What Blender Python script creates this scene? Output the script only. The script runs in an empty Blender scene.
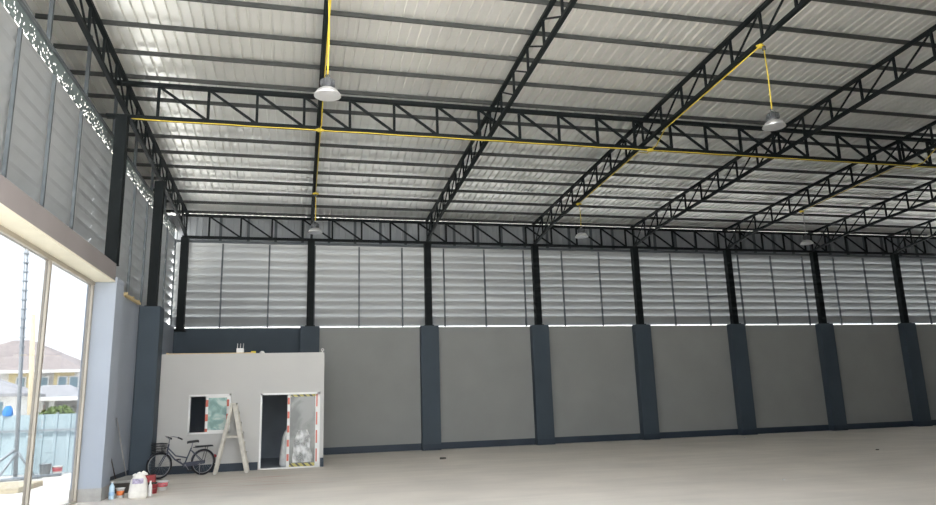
import bpy, bmesh, math, random
from mathutils import Vector, Matrix
random.seed(7)
SC = bpy.context.scene
COL = SC.collection
PI = math.pi

# ------------------------------------------------------------------ materials
def nodes(m):
    m.use_nodes = True
    nt = m.node_tree
    return nt, nt.nodes, nt.links

def mat(name, color, rough=.6, metal=0., vary=.06, scale=3., bump=0., bscale=40., spec=.5, stretch=None):
    m = bpy.data.materials.new(name)
    nt, N, L = nodes(m)
    b = N['Principled BSDF']
    b.inputs['Roughness'].default_value = rough
    b.inputs['Metallic'].default_value = metal
    b.inputs['Specular IOR Level'].default_value = spec
    tc = N.new('ShaderNodeTexCoord')
    src = tc.outputs['Object']
    if stretch:
        mp = N.new('ShaderNodeMapping'); mp.inputs['Scale'].default_value = stretch
        L.new(src, mp.inputs['Vector']); src = mp.outputs['Vector']
    nz = N.new('ShaderNodeTexNoise'); nz.inputs['Scale'].default_value = scale
    nz.inputs['Detail'].default_value = 5.
    L.new(src, nz.inputs['Vector'])
    mx = N.new('ShaderNodeMix'); mx.data_type = 'RGBA'
    c = Vector(color)
    mx.inputs['A'].default_value = (*(c * (1 - vary)), 1)
    mx.inputs['B'].default_value = (*[min(1, v) for v in c * (1 + vary)], 1)
    rp = N.new('ShaderNodeMapRange'); rp.inputs['From Min'].default_value = .3; rp.inputs['From Max'].default_value = .7
    L.new(nz.outputs['Fac'], rp.inputs['Value'])
    L.new(rp.outputs['Result'], mx.inputs['Factor'])
    L.new(mx.outputs['Result'], b.inputs['Base Color'])
    if bump:
        n2 = N.new('ShaderNodeTexNoise'); n2.inputs['Scale'].default_value = bscale
        L.new(src, n2.inputs['Vector'])
        bp = N.new('ShaderNodeBump'); bp.inputs['Strength'].default_value = bump; bp.inputs['Distance'].default_value = .02
        L.new(n2.outputs['Fac'], bp.inputs['Height'])
        L.new(bp.outputs['Normal'], b.inputs['Normal'])
    return m

def stripes(name, ca, cb, period, axis, rough=.5, diag=False, duty=.5):
    m = bpy.data.materials.new(name)
    nt, N, L = nodes(m)
    b = N['Principled BSDF']; b.inputs['Roughness'].default_value = rough
    tc = N.new('ShaderNodeTexCoord'); sp = N.new('ShaderNodeSeparateXYZ')
    L.new(tc.outputs['Object'], sp.inputs[0])
    v = sp.outputs[axis]
    if diag:
        ad = N.new('ShaderNodeMath'); ad.operation = 'ADD'
        L.new(sp.outputs['X'], ad.inputs[0]); L.new(sp.outputs['Z'], ad.inputs[1]); v = ad.outputs[0]
    d = N.new('ShaderNodeMath'); d.operation = 'DIVIDE'; d.inputs[1].default_value = period
    L.new(v, d.inputs[0])
    f = N.new('ShaderNodeMath'); f.operation = 'FRACT'; L.new(d.outputs[0], f.inputs[0])
    g = N.new('ShaderNodeMath'); g.operation = 'GREATER_THAN'; g.inputs[1].default_value = duty
    L.new(f.outputs[0], g.inputs[0])
    mx = N.new('ShaderNodeMix'); mx.data_type = 'RGBA'
    mx.inputs['A'].default_value = (*ca, 1); mx.inputs['B'].default_value = (*cb, 1)
    L.new(g.outputs[0], mx.inputs['Factor']); L.new(mx.outputs['Result'], b.inputs['Base Color'])
    return m

def glass(name, tint=(.95, .97, .97), opaque=.06, rough=.02):
    m = bpy.data.materials.new(name)
    nt, N, L = nodes(m)
    N.remove(N['Principled BSDF'])
    t = N.new('ShaderNodeBsdfTransparent'); t.inputs[0].default_value = (*tint, 1)
    g = N.new('ShaderNodeBsdfGlossy'); g.inputs['Roughness'].default_value = rough
    x = N.new('ShaderNodeMixShader'); x.inputs[0].default_value = opaque
    L.new(t.outputs[0], x.inputs[1]); L.new(g.outputs[0], x.inputs[2])
    L.new(x.outputs[0], N['Material Output'].inputs[0])
    return m

def floor_mat():
    m = mat('concrete_floor', (.72, .67, .605), rough=.62, vary=.09, scale=.55, bump=.04, bscale=30)
    nt, N, L = nodes(m); b = N['Principled BSDF']
    base = b.inputs['Base Color'].links[0].from_socket
    tc = N.new('ShaderNodeTexCoord')
    # fine smears of trowel marks and a faint reddish dust trail near the office door
    mp = N.new('ShaderNodeMapping'); mp.inputs['Scale'].default_value = (.35, 2.2, 1); mp.inputs['Rotation'].default_value = (0, 0, .35)
    L.new(tc.outputs['Object'], mp.inputs['Vector'])
    nz = N.new('ShaderNodeTexNoise'); nz.inputs['Scale'].default_value = 1.4; nz.inputs['Detail'].default_value = 7
    L.new(mp.outputs[0], nz.inputs['Vector'])
    r = N.new('ShaderNodeMapRange'); r.inputs['From Min'].default_value = .42; r.inputs['From Max'].default_value = .75
    r.inputs['To Max'].default_value = .2
    L.new(nz.outputs['Fac'], r.inputs['Value'])
    mx = N.new('ShaderNodeMix'); mx.data_type = 'RGBA'; mx.inputs['B'].default_value = (.40, .37, .34, 1)
    L.new(r.outputs[0], mx.inputs['Factor']); L.new(base, mx.inputs['A'])
    vd = N.new('ShaderNodeVectorMath'); vd.operation = 'DISTANCE'; vd.inputs[1].default_value = (-.9, 16.4, 0)
    L.new(tc.outputs['Object'], vd.inputs[0])
    r2 = N.new('ShaderNodeMapRange'); r2.inputs['From Min'].default_value = 2.35; r2.inputs['From Max'].default_value = .6
    L.new(vd.outputs['Value'], r2.inputs['Value'])
    n3 = N.new('ShaderNodeTexNoise'); n3.inputs['Scale'].default_value = 2.3; n3.inputs['Detail'].default_value = 6
    L.new(mp.outputs[0], n3.inputs['Vector'])
    r3 = N.new('ShaderNodeMapRange'); r3.inputs['From Min'].default_value = .52; r3.inputs['From Max'].default_value = .7; r3.inputs['To Max'].default_value = .55
    L.new(n3.outputs['Fac'], r3.inputs['Value'])
    mu = N.new('ShaderNodeMath'); mu.operation = 'MULTIPLY'; L.new(r2.outputs[0], mu.inputs[0]); L.new(r3.outputs[0], mu.inputs[1])
    m2 = N.new('ShaderNodeMix'); m2.data_type = 'RGBA'; m2.inputs['B'].default_value = (.55, .30, .24, 1)
    L.new(mu.outputs[0], m2.inputs['Factor']); L.new(mx.outputs['Result'], m2.inputs['A'])
    L.new(m2.outputs['Result'], b.inputs['Base Color'])
    return m

def mottled_glass(name, c1, c2, c3, sc=5):
    # glass leaf with blotchy mottled tones
    m = mat(name, c1, rough=.25, vary=.1, scale=4)
    nt, N, L = nodes(m); b = N['Principled BSDF']
    tc = N.new('ShaderNodeTexCoord'); nz = N.new('ShaderNodeTexNoise'); nz.inputs['Scale'].default_value = sc; nz.inputs['Detail'].default_value = 4; nz.inputs['Distortion'].default_value = 1.2
    L.new(tc.outputs['Object'], nz.inputs['Vector'])
    cr = N.new('ShaderNodeValToRGB'); e = cr.color_ramp.elements
    e[0].position = .38; e[0].color = (*c1, 1); e[1].position = .62; e[1].color = (*c2, 1)
    k = e.new(.5); k.color = (*c3, 1)
    L.new(nz.outputs['Fac'], cr.inputs[0]); L.new(cr.outputs[0], b.inputs['Base Color'])
    return m

M = dict(
    steel=mat('dark_painted_steel', (.006, .009, .010), .65, .0, .15, 2, spec=.22),
    purlin=mat('dark_purlin_steel', (.045, .048, .047), .6, .0, .15, 2, spec=.3),
    roof=mat('zincalume_roof_sheet', (.84, .84, .81), .38, .6, .07, .8, stretch=(1, .15, 1)),
    louvre=mat('louvre_sheet', (.42, .435, .44), .42, .5, .08, 1.2, stretch=(.3, 1, 1)),
    bounce_sill=mat('bounce_sill_metal', (.75, .76, .76), .5, .0, .05, 2),
    upper=mat('upper_sheet', (.36, .38, .40), .5, .3, .08, 1, stretch=(1, 1, .2)),
    rail=mat('grey_steel_rail', (.10, .115, .125), .5, .1, .1, 3),
    perf=mat('grey_green_flashing', (.16, .20, .20), .5, .1, .15, 6),
    wall=mat('grey_painted_wall', (.29, .295, .285), .8, 0, .05, .9, bump=.03),
    wall_blue=mat('pale_blue_grey_wall', (.33, .365, .42), .75, 0, .04, .9, bump=.03),
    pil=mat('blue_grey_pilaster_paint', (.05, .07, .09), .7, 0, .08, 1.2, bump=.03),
    band=mat('dark_skirting_paint', (.03, .045, .065), .6, 0, .1, 2),
    beam=mat('concrete_beam_paint', (.235, .21, .205), .8, 0, .05, 1.2, bump=.04),
    soffit=mat('cream_soffit_render', (.72, .68, .55), .8, 0, .05, 2),
    floor=floor_mat(),
    ground=mat('pale_concrete_yard', (.72, .70, .66), .9, 0, .08, .4, bump=.05, bscale=8),
    alu=mat('champagne_aluminium', (.42, .38, .32), .4, .5, .05, 4),
    alu_w=mat('white_aluminium', (.80, .80, .78), .4, 0, .04, 4),
    glass=glass('dimming_tinted_glass', (.50, .51, .52)),
    office=mat('office_board_wall', (.54, .535, .515), .75, 0, .025, .8),
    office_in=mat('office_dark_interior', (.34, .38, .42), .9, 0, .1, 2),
    pane_g=mottled_glass('mottled_green', (.20, .34, .31), (.46, .58, .53), (.28, .44, .40), 4),
    pane_s=mottled_glass('mottled_silver', (.11, .12, .112), (.24, .25, .235), (.165, .175, .165), 1.6),
    plastic_film=None, plastic=mat('white_plastic_sheet', (.75, .76, .75), .35, 0, .12, 7, bump=.4, bscale=9),
    tape_red=stripes('red_white_tape', (.80, .80, .77), (.60, .15, .10), .36, 'Z', duty=.52),
    tape_red_thin=stripes('red_edge_tape', (.80, .80, .77), (.60, .15, .10), .47, 'Z', duty=.3),
    tape_yel=stripes('yellow_black_tape', (.50, .44, .12), (.07, .07, .05), .16, 'X', diag=True, duty=.6),
    conduit=mat('yellow_conduit', (.64, .49, .05), .45, 0, .06, 5),
    conduit_d=mat('weathered_yellow_conduit', (.55, .40, .08), .5, 0, .15, 3),
    bowl=mat('brushed_aluminium_bowl', (.72, .73, .74), .3, .7, .05, 8),
    bowl_in=mat('white_reflector_inside', (.86, .86, .85), .35, 0, .02, 8),
    lamp_body=mat('grey_lamp_body', (.09, .095, .10), .45, .3, .1, 8),
    diff=mat('frosted_lamp_lens', (.88, .88, .86), .3, 0, .02, 8),
    ladder=mat('weathered_pale_wood', (.60, .57, .50), .8, 0, .14, 9, bump=.1),
    tyre=mat('black_rubber', (.02, .02, .022), .8, 0, .1, 20),
    chrome=mat('worn_chrome', (.28, .29, .31), .35, .8, .1, 12),
    bike=mat('silver_blue_bike_paint', (.095, .105, .14), .4, .3, .06, 6),
    blackp=mat('black_plastic', (.025, .027, .03), .5, 0, .1, 10),
    sack=mat('woven_white_sack', (.74, .71, .65), .85, 0, .08, 12, bump=.4, bscale=18),
    print_=mat('purple_sack_print', (.42, .37, .48), .8, 0, .45, 22),
    bottle=mat('pale_blue_clear_plastic', (.50, .66, .78), .2, 0, .1, 8),
    label_b=mat('blue_bottle_label', (.34, .52, .72), .5, 0, .1, 10),
    white_p=mat('white_bucket_plastic', (.76, .75, .73), .4, 0, .05, 8),
    orange=mat('orange_print', (.80, .22, .06), .5, 0, .08, 10),
    red=mat('dull_red_plastic', (.38, .045, .05), .5, 0, .1, 8),
    pinkred=mat('red_bucket_print', (.62, .12, .14), .5, 0, .3, 16),
    cement=mat('grey_cement_block', (.36, .35, .33), .9, 0, .1, 8, bump=.2),
    yellow=mat('yellow_plastic', (.75, .60, .05), .5, 0, .06, 8),
    timber=mat('raw_pale_timber', (.62, .48, .26), .8, 0, .15, 6, bump=.1, stretch=(1, .2, 1)),
    fence=mat('pale_blue_fence_sheet', (.42, .52, .56), .6, .0, .06, 1.5, stretch=(1, 1, .3)),
    galv=mat('galvanised_steel_pole', (.36, .39, .42), .5, .4, .12, 4),
    conc_pole=mat('tan_concrete_pole', (.66, .56, .40), .9, 0, .06, 3),
    tiles=mat('grey_brown_roof_tiles', (.30, .26, .25), .8, 0, .14, 2, bump=.5, bscale=6, stretch=(1, 1, 4)),
    tiles2=mat('slate_roof_tiles', (.32, .32, .335), .8, 0, .12, 2, bump=.5, bscale=6, stretch=(1, 1, 4)),
    redroof=mat('dark_red_roof_tiles', (.30, .10, .08), .8, 0, .12, 2),
    hwhite=mat('white_house_render', (.80, .79, .76), .85, 0, .03, 1),
    hyellow=mat('yellow_house_render', (.76, .64, .36), .85, 0, .04, 1),
    wglass=mat('blue_grey_window_pane', (.22, .32, .36), .15, 0, .1, 2),
    leaf=mat('dusty_green_leaves', (.13, .18, .06), .8, 0, .35, 5),
    bark=mat('brown_bark', (.16, .11, .07), .9, 0, .2, 8),
    blue=mat('bright_blue_tarp', (.06, .28, .72), .6, 0, .1, 6),
    ledge=mat('sand_kerb', (.52, .46, .34), .9, 0, .12, 4, bump=.2),
    dirt=mat('dark_debris', (.08, .07, .06), .9, 0, .2, 20),
    rod=mat('grey_broom_stick', (.32, .31, .30), .7, 0, .1, 6),
)

def film_mat():
    m = mat('crinkled_clear_film', (.80, .81, .80), rough=.3, vary=.1, scale=6, bump=.5, bscale=8)
    nt, N, L = nodes(m); b = N['Principled BSDF']
    tc = N.new('ShaderNodeTexCoord'); nz = N.new('ShaderNodeTexNoise'); nz.inputs['Scale'].default_value = 5.5; nz.inputs['Detail'].default_value = 4
    L.new(tc.outputs['Object'], nz.inputs['Vector'])
    r = N.new('ShaderNodeMapRange'); r.inputs['From Min'].default_value = .35; r.inputs['From Max'].default_value = .62
    r.inputs['To Min'].default_value = .15; r.inputs['To Max'].default_value = .92
    L.new(nz.outputs['Fac'], r.inputs['Value']); L.new(r.outputs[0], b.inputs['Alpha'])
    return m
M['plastic_film'] = film_mat()
# ------------------------------------------------------------------ builders
class MB:
    def __init__(s): s.bm = bmesh.new()
    def box(s, x0, x1, y0, y1, z0, z1):
        v = [s.bm.verts.new(p) for p in ((x0,y0,z0),(x1,y0,z0),(x1,y1,z0),(x0,y1,z0),(x0,y0,z1),(x1,y0,z1),(x1,y1,z1),(x0,y1,z1))]
        for f in ((3,2,1,0),(4,5,6,7),(0,1,5,4),(1,2,6,5),(2,3,7,6),(3,0,4,7)): s.bm.faces.new([v[i] for i in f])
        return s
    def bar(s, a, b, w, h, up=(0,0,1)):
        a, b = Vector(a), Vector(b); d = (b - a).normalized(); up = Vector(up)
        if abs(d.dot(up)) > .99: up = Vector((0, 1, 0))
        r = d.cross(up).normalized(); u = r.cross(d).normalized()
        q = [(-w/2,-h/2),(w/2,-h/2),(w/2,h/2),(-w/2,h/2)]
        A = [s.bm.verts.new(a + r*x + u*y) for x, y in q]; B = [s.bm.verts.new(b + r*x + u*y) for x, y in q]
        s.bm.faces.new(A); s.bm.faces.new(B[::-1])
        for i in range(4): s.bm.faces.new((A[i], B[i], B[(i+1)%4], A[(i+1)%4])[::-1])
        return s
    def tube(s, pts, r, n=8, caps=True):
        pts = [Vector(p) for p in pts]
        rr = r if isinstance(r, (list, tuple)) else [r]*len(pts)
        rings = []; pu = None
        for i, p in enumerate(pts):
            d = (pts[min(i+1, len(pts)-1)] - pts[max(i-1, 0)]).normalized()
            if pu is None: pu = Vector((0,0,1)) if abs(d.z) < .9 else Vector((1,0,0))
            x = d.cross(pu).normalized(); y = x.cross(d).normalized(); pu = y
            rings.append([s.bm.verts.new(p + (x*math.cos(2*PI*k/n) + y*math.sin(2*PI*k/n))*rr[i]) for k in range(n)])
        for A, B in zip(rings, rings[1:]):
            for k in range(n):
                f = s.bm.faces.new((A[k], A[(k+1)%n], B[(k+1)%n], B[k])); f.smooth = True
        if caps:
            s.bm.faces.new(rings[0][::-1]); s.bm.faces.new(rings[-1])
        return s
    def lathe(s, prof, c=(0,0,0), n=24, axis='z', smooth=True, wob=None):
        rings = []
        for i, (r, z) in enumerate(prof):
            ring = []
            for k in range(n):
                a = 2*PI*k/n; q = r*(wob(a, i) if wob else 1)
                p = (q*math.cos(a), q*math.sin(a), z)
                if axis == 'y': p = (p[0], p[2], p[1])
                ring.append(s.bm.verts.new(Vector(c) + Vector(p)))
            rings.append(ring)
        for A, B in zip(rings, rings[1:]):
            for k in range(n):
                f = s.bm.faces.new((A[k], A[(k+1)%n], B[(k+1)%n], B[k])); f.smooth = smooth
        if prof[0][0] > 1e-5: s.bm.faces.new(rings[0][::-1])
        if prof[-1][0] > 1e-5: s.bm.faces.new(rings[-1])
        return s
    def torus(s, c, R, r, n=36, m=8):
        c = Vector(c); rings = []
        for i in range(n):
            a = 2*PI*i/n; d = Vector((math.cos(a), 0, math.sin(a)))
            rings.append([s.bm.verts.new(c + d*(R + r*math.cos(2*PI*k/m)) + Vector((0, r*math.sin(2*PI*k/m), 0))) for k in range(m)])
        for i in range(n):
            A, B = rings[i], rings[(i+1)%n]
            for k in range(m):
                f = s.bm.faces.new((A[k], A[(k+1)%m], B[(k+1)%m], B[k])); f.smooth = True
        return s
    def poly(s, pts):
        s.bm.faces.new([s.bm.verts.new(p) for p in pts]); return s
    def prism(s, pts, d):
        d = Vector(d); A = [s.bm.verts.new(p) for p in pts]; B = [s.bm.verts.new(Vector(p)+d) for p in pts]; n = len(A)
        s.bm.faces.new(A[::-1]); s.bm.faces.new(B)
        for i in range(n): s.bm.faces.new((A[i], A[(i+1)%n], B[(i+1)%n], B[i]))
        return s
    def build(s, name, m, parent=None, bevel=0, label=None, recalc=True):
        if recalc: bmesh.ops.recalc_face_normals(s.bm, faces=s.bm.faces[:])
        me = bpy.data.meshes.new(name); s.bm.to_mesh(me); s.bm.free()
        o = bpy.data.objects.new(name, me); COL.objects.link(o)
        if m: me.materials.append(m)
        if parent:
            o.parent = parent
            # meshes are modelled in world space; the parent Empty stands at the thing's base
            o.location = -parent.location
        if bevel:
            b = o.modifiers.new('bevel', 'BEVEL'); b.width = bevel; b.segments = 2; b.limit_method = 'ANGLE'
        if label: o['label'] = label
        return o

def tag(o, label=None, cat=None, group=None, kind=None):
    if label: o['label'] = label
    if cat: o['category'] = cat
    if group: o['group'] = group
    if kind: o['kind'] = kind
    return o
def thing(name, label, cat, loc=(0,0,0), group=None):
    o = bpy.data.objects.new(name, None); COL.objects.link(o); o.location = loc; o.empty_display_size = .1
    return tag(o, label, cat, group)
def struct(o, label=None, cat=None): return tag(o, label, cat, None, 'structure')
def link_copy(o, parent=None, offset=None):
    c = o.copy(); COL.objects.link(c)
    if parent: c.parent = parent
    if offset: c.location = Vector(c.location) + Vector(offset)
    return c
def copy_tree(o, parent=None):
    kids = list(o.children)
    c = o.copy(); COL.objects.link(c); c.parent = parent
    for k in kids: copy_tree(k, c)
    return c

ORD = ['first','second','third','fourth','fifth','sixth','seventh','eighth','ninth','tenth','eleventh','twelfth','thirteenth','fourteenth','fifteenth','sixteenth','seventeenth','eighteenth','nineteenth','twentieth'] + ['twenty ' + w for w in ('first','second','third','fourth','fifth','sixth','seventh','eighth','ninth')] + ['thirtieth','thirty first','thirty second','thirty third']

# ------------------------------------------------------------------ measures (metres)
D = 23.6                       # inner face of the long back wall
X0, BAY = -3.63, 4.0           # roof trusses stand on a 4 m grid
XR, YF = 34.4, 4.0            # far end wall, unseen front wall, set to let sun in
SL = .06                       # roof slope, rising towards the front
colx = lambda i: X0 + BAY*i
lowz = lambda y: 7.22 + SL*(D - y)      # truss bottom chord underside
uppz = lambda y: 7.90 + SL*(D - y)      # truss top chord upper side
roofz = lambda y: 8.03 + SL*(D - y)     # underside of the roof sheets
NB = 8                         # roof trusses that the view can reach

# ------------------------------------------------------------------ floor, ground, walls
struct(MB().box(-4.25, XR, -4, D+.25, -.12, 0).build('floor', M['floor']), 'bare pale concrete warehouse floor', 'floor')
struct(MB().box(-120, 120, -80, 140, -.3, -.015).build('ground', M['ground']), 'bright pale concrete yard outside the gate', 'ground')
struct(MB().box(-4.2, colx(1), D, D+.2, 0, 4.09).build('wall_corner', M['pil']), 'back wall bay behind the office, coloured dark blue grey', 'wall')  # corner bay of the back wall, coloured darker than the rest
struct(MB().box(colx(1), XR, D, D+.2, 0, 4.09).build('wall_back', M['wall']), 'long low grey painted wall under the louvres', 'wall')
struct(MB().box(-4.1, -3.85, 15.05, D, 0, 4.13).build('wall_left', M['wall_blue']), 'pale blue grey low wall beside the gate', 'wall')
struct(MB().box(XR, XR+.25, YF, D+.2, 0, 8.6).build('wall_right', M['pil']), 'far end wall', 'wall')
w = MB(); w.box(-4.2, -2.4, YF-.25, YF, 0, 9.1).box(5.2, XR, YF-.25, YF, 0, 9.1)  # unseen front; opening sized to steer daylight and keep the far end dim
struct(w.build('wall_front_unseen', M['pil']), 'unseen front wall, wide opening shaped to let daylight in', 'wall')
struct(MB().box(-3.8, XR, D-.012, D, 0, .22).build('baseboard_back', M['band']), 'dark painted skirting along the long wall', 'baseboard')
struct(MB().box(-3.85, -3.838, 15.1, D, 0, .22).build('baseboard_left', M['band']), 'dark painted skirting beside the gate', 'baseboard')

# roof: ribbed metal sheets running up the slope
def ribbed(p, u, v, n, wid, depth, flat=.58):
    """ribbed sheet profile: origin p, unit u across the ribs, vector v along them, n normal towards the room"""
    return p, u, v, n, wid, depth, flat
def ribbed_sheet(p, u, v, nrm, count, pitch=.2, depth=.032):
    mb = MB(); p, u, v, nrm = Vector(p), Vector(u), Vector(v), Vector(nrm)
    prof = []
    for k in range(count):
        b = k*pitch
        prof += [(b, 0), (b+pitch*.68, 0), (b+pitch*.73, -depth), (b+pitch*.95, -depth)]
    prof.append((count*pitch, 0))
    A = [mb.bm.verts.new(p + u*a + nrm*b) for a, b in prof]; B = [mb.bm.verts.new(p + v + u*a + nrm*b) for a, b in prof]
    for i in range(len(A)-1): mb.bm.faces.new((A[i], A[i+1], B[i+1], B[i]))
    return mb
ye, ys = D+.78, YF-.3  # roof cut short out of view so sun reaches the floor
r = ribbed_sheet((-4.78, ye, roofz(ye)), (1,0,0), (0, ys-ye, roofz(ys)-roofz(ye)), (0,0,-1), 197, .2, .052)
struct(r.build('ceiling', M['roof'], recalc=False), 'underside of silver ribbed metal roof sheets', 'ceiling')

# ------------------------------------------------------------------ purlins
pg = 'roof purlins under the metal sheets'
pe = None
for k in range(16):
    y = D - .07 - .982*k
    z = roofz(y) - .054
    if pe is None:
        pe = MB()
        L_ = 31.0
        pe.box(0, L_, -.02, .02, -.085, 0)
        pe = pe.build('purlin', M['purlin']); o = pe
    else: o = link_copy(pe)
    o.location = (-4.7, y, z)
    if k == 0: lb = 'dark steel roof purlin hard against the top of the long back wall'
    else: lb = f'dark steel roof purlin, {ORD[k]} out from the back wall'
    tag(o, lb, 'purlin', pg)

# ------------------------------------------------------------------ sloped roof trusses
SHARED = {}
def shared(key, make):
    """one mesh per kind of repeated part"""
    if key not in SHARED: SHARED[key] = make()
    else: return False
    return True
truss_words = ['hugging the louvred side wall', 'straight overhead, with yellow conduit and the nearest lamp', 'bare of conduit, right of the nearest lamp',
               'with yellow conduit feeding the second bowl lamp', 'bare of conduit, beyond the second bowl lamp', 'with faded conduit, above the farthest lamp',
               'bare, second from the far end of the view', 'farthest from the gate, bare']
def roof_truss(i):
    x = colx(i)
    t = thing('roof_truss', f'dark steel lattice roof truss {truss_words[i]}', 'truss', (x, D, 7.07), 'sloped roof trusses carrying the purlins')
    y1, y0 = D - .1, 5.6
    mk = lambda mb, n: mb.build(n, M['steel'], t)
    mk(MB().bar((x, y1+.1, uppz(y1+.1)-.04), (x, y0, uppz(y0)-.04), .08, .075), 'top_chord')
    yk = D - 2.0
    mb = MB().bar((x, yk, lowz(yk)+.045), (x, y0, lowz(y0)+.04), .08, .075)
    mb.bar((x, yk, lowz(yk)+.045), (x, y1, 7.12), .08, .075)
    mk(mb, 'bottom_chord')
    for k in range(18):
        y = D - .95*k - .1
        if y < y0: break
        zb = lowz(y)+.07 if y < yk else 7.12 + (lowz(yk)+.07-7.12)*(D-.1-y)/(D-.1-yk)
        zt = uppz(y)-.07
        mk(MB().bar((x, y, zb), (x, y, zt), .045, .045), 'vertical')
        yn = y - .95
        if yn < y0: break
        zbn = lowz(yn)+.07 if yn < yk else 7.12 + (lowz(yk)+.07-7.12)*(D-.1-yn)/(D-.1-yk)
        if i == 2 and y < 14.8: mk(MB().bar((x, y-.04, zt), (x, yn, zbn), .032, .032), 'diagonal')
        else: mk(MB().bar((x, yn, uppz(yn)-.07), (x, y-.05, zb), .032, .032), 'diagonal')
    return t
for i in range(NB): roof_truss(i)

# long trusses along the building
def long_truss(name, label, y, zb, zt, xa, xb, x_first, cw):
    t = thing(name, label, 'truss', (xa, y, zb), 'level lattice trusses running the length of the hall')
    mk = lambda mb, n: mb.build(n, M['steel'], t)
    mk(MB().box(xa, xb, y-cw/2, y+cw/2, zt-.078, zt), 'top_chord')
    mk(MB().box(xa, xb, y-cw/2, y+cw/2, zb, zb+.078), 'bottom_chord')
    x = x_first
    while x < xb - .2:
        mk(MB().bar((x, y, zb+.08), (x, y, zt-.08), .055, .055), 'vertical')
        if x + 1 < xb: mk(MB().bar((x+.03, y, zt-.08), (x+.97, y, zb+.08), .05, .045, (0,1,0)), 'diagonal')
        x += 1.0
    return t
long_truss('wall_head_truss', 'dark lattice truss along the top of the louvred back wall', D-.05, 7.05, 7.86, -3.75, 28.6, -3.93+1, .1)
long_truss('cross_truss', 'dark lattice truss crossing mid roof with yellow conduit underneath', 14.75, 7.54, 8.37, -3.95, 22.0, -3.97+1, .12)

# ------------------------------------------------------------------ columns and pilasters of the back wall
plab = ['in the corner behind the office', 'rising behind the office roof', 'first clear of the office', 'second clear of the office', 'third clear of the office',
        'fourth clear of the office', 'fifth clear of the office', 'sixth clear of the office']
for i in range(NB):
    x = colx(i)
    if i > 0:
        t = thing('concrete_pilaster', f'blue grey concrete pilaster on the long wall, {plab[i]}', 'pilaster', (x, D-.15, 0), 'concrete pilasters along the long wall')
        MB().box(x-.31, x+.31, D-.3, D-.014, 0, 4.12).build('shaft', M['pil'], t, .008)
        MB().box(x-.316, x+.316, D-.306, D-.014, 0, .2).build('base_band', M['band'], t, label='darker painted foot of the pilaster')
    t = thing('steel_column', f'dark steel column between louvre bays, {plab[i]}', 'column', (x, D-.1, 4.12 if i else 4.0), 'steel columns along the louvred back wall')
    z0 = 4.12 if i else 4.0
    cx = x if i else x - .02
    mb = MB().box(cx-.115, cx+.115, D-.2, D-.185, z0, 7.05).box(cx-.115, cx+.115, D-.015, D, z0, 7.05).box(cx-.01, cx+.01, D-.185, D-.015, z0, 7.05).box(cx-.105, cx+.105, D-.19, D-.01, z0+.03, 7.04)
    mb.build('shaft', M['steel'], t)
    MB().box(cx-.16, cx+.16, D-.26, D-.002, z0, z0+.03).build('base_plate', M['steel'], t)

# ------------------------------------------------------------------ louvre panels
def louvre(label, p, u, out, width, z0, z1, mulls, group, top_trim=True):
    """blades stacked between z0 and z1; u along the wall, out towards outdoors"""
    p, u, out = Vector(p), Vector(u), Vector(out)
    t = thing('louvre', label, 'louvre', p + Vector((0,0,z0)), group)
    pitch = .272; n = int(round((z1-z0)/pitch)); pitch = (z1-z0-.065)/n
    mb = MB()
    for k in range(n):
        zb = z0 + .05 + k*pitch
        # Z-shaped blade: lip, sloped face, lip
        prof = [(.14, zb-.012), (.135, zb+.02), (.02, zb+.26), (.0, zb+.315)]
        A = [mb.bm.verts.new(p + out*a + Vector((0,0,z))) for a, z in prof]
        B = [mb.bm.verts.new(p + out*a + Vector((0,0,z)) + u*width) for a, z in prof]
        for i in range(3): mb.bm.faces.new((A[i], A[i+1], B[i+1], B[i]))
    mb.build('slats', M['louvre'], t, recalc=False)
    MB().bar(p + out*.09 + Vector((0,0,z0+.006)), p + out*.09 + u*width + Vector((0,0,z0+.006)), .18, .012).build('bounce_sill', M['bounce_sill'], t, label='pale plate added to bounce sky light onto the lowest blade')  # added reflector, bounces sky light onto the lowest blade
    for m_ in mulls:
        a = p + u*m_ - out*.025
        MB().bar(a + Vector((0,0,z0)), a + Vector((0,0,z1)), .05, .05).build('mullion', M['rail'], t)
    return t
lg = 'louvre panels of the long back wall'
mx_all = [-2.48 + 1.49*k for k in range(24)]
for i in range(NB):
    xa = colx(i) if i else -3.95; xb = colx(i+1)
    lb = 'grey louvre panel above the office, next to the corner' if i == 0 else f'grey louvre panel between dark columns, its left column {plab[i]}'
    louvre(lb, (xa, D+.035, 0), (1,0,0), (0,1,0), xb-xa, 4.11, 6.89, [m-xa for m in mx_all if xa+.12 < m < xb-.12], lg)
tag(MB().box(-4.0, 28.6, D+.0, D+.06, 6.93, 7.0).build('louvre_head_rail', M['rail']), 'long grey steel rail capping the back wall louvres', 'rail')
# ribbed sheet above the louvres, a slit of daylight left under the roof
r = ribbed_sheet((-4.8, D+.55, 6.86), (1,0,0), (0,0,1.112), (0,1,0), 174, .2, .03)
struct(r.build('wall_upper', M['upper'], recalc=False), 'grey ribbed cladding above the back louvres', 'wall')
struct(MB().box(-4.4, 28.8, D+.08, D+.53, 6.80, 6.86).build('trim_1', M['upper']), 'ledge behind the louvre head', 'trim')
pst = None
for k in range(33):
    x = -2.62 + .9*k
    if pst is None:
        pst = MB().box(-.045, .045, -.03, .03, 7.0, 7.93).build('wall_stud', M['rail']); o = pst
    else: o = link_copy(pst)
    o.location = (x, D+.45, 0)
    tag(o, f'short dark stud over the back louvres, {ORD[k]} from the office corner', 'stud', 'studs of the ribbed strip above the louvres')

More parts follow.
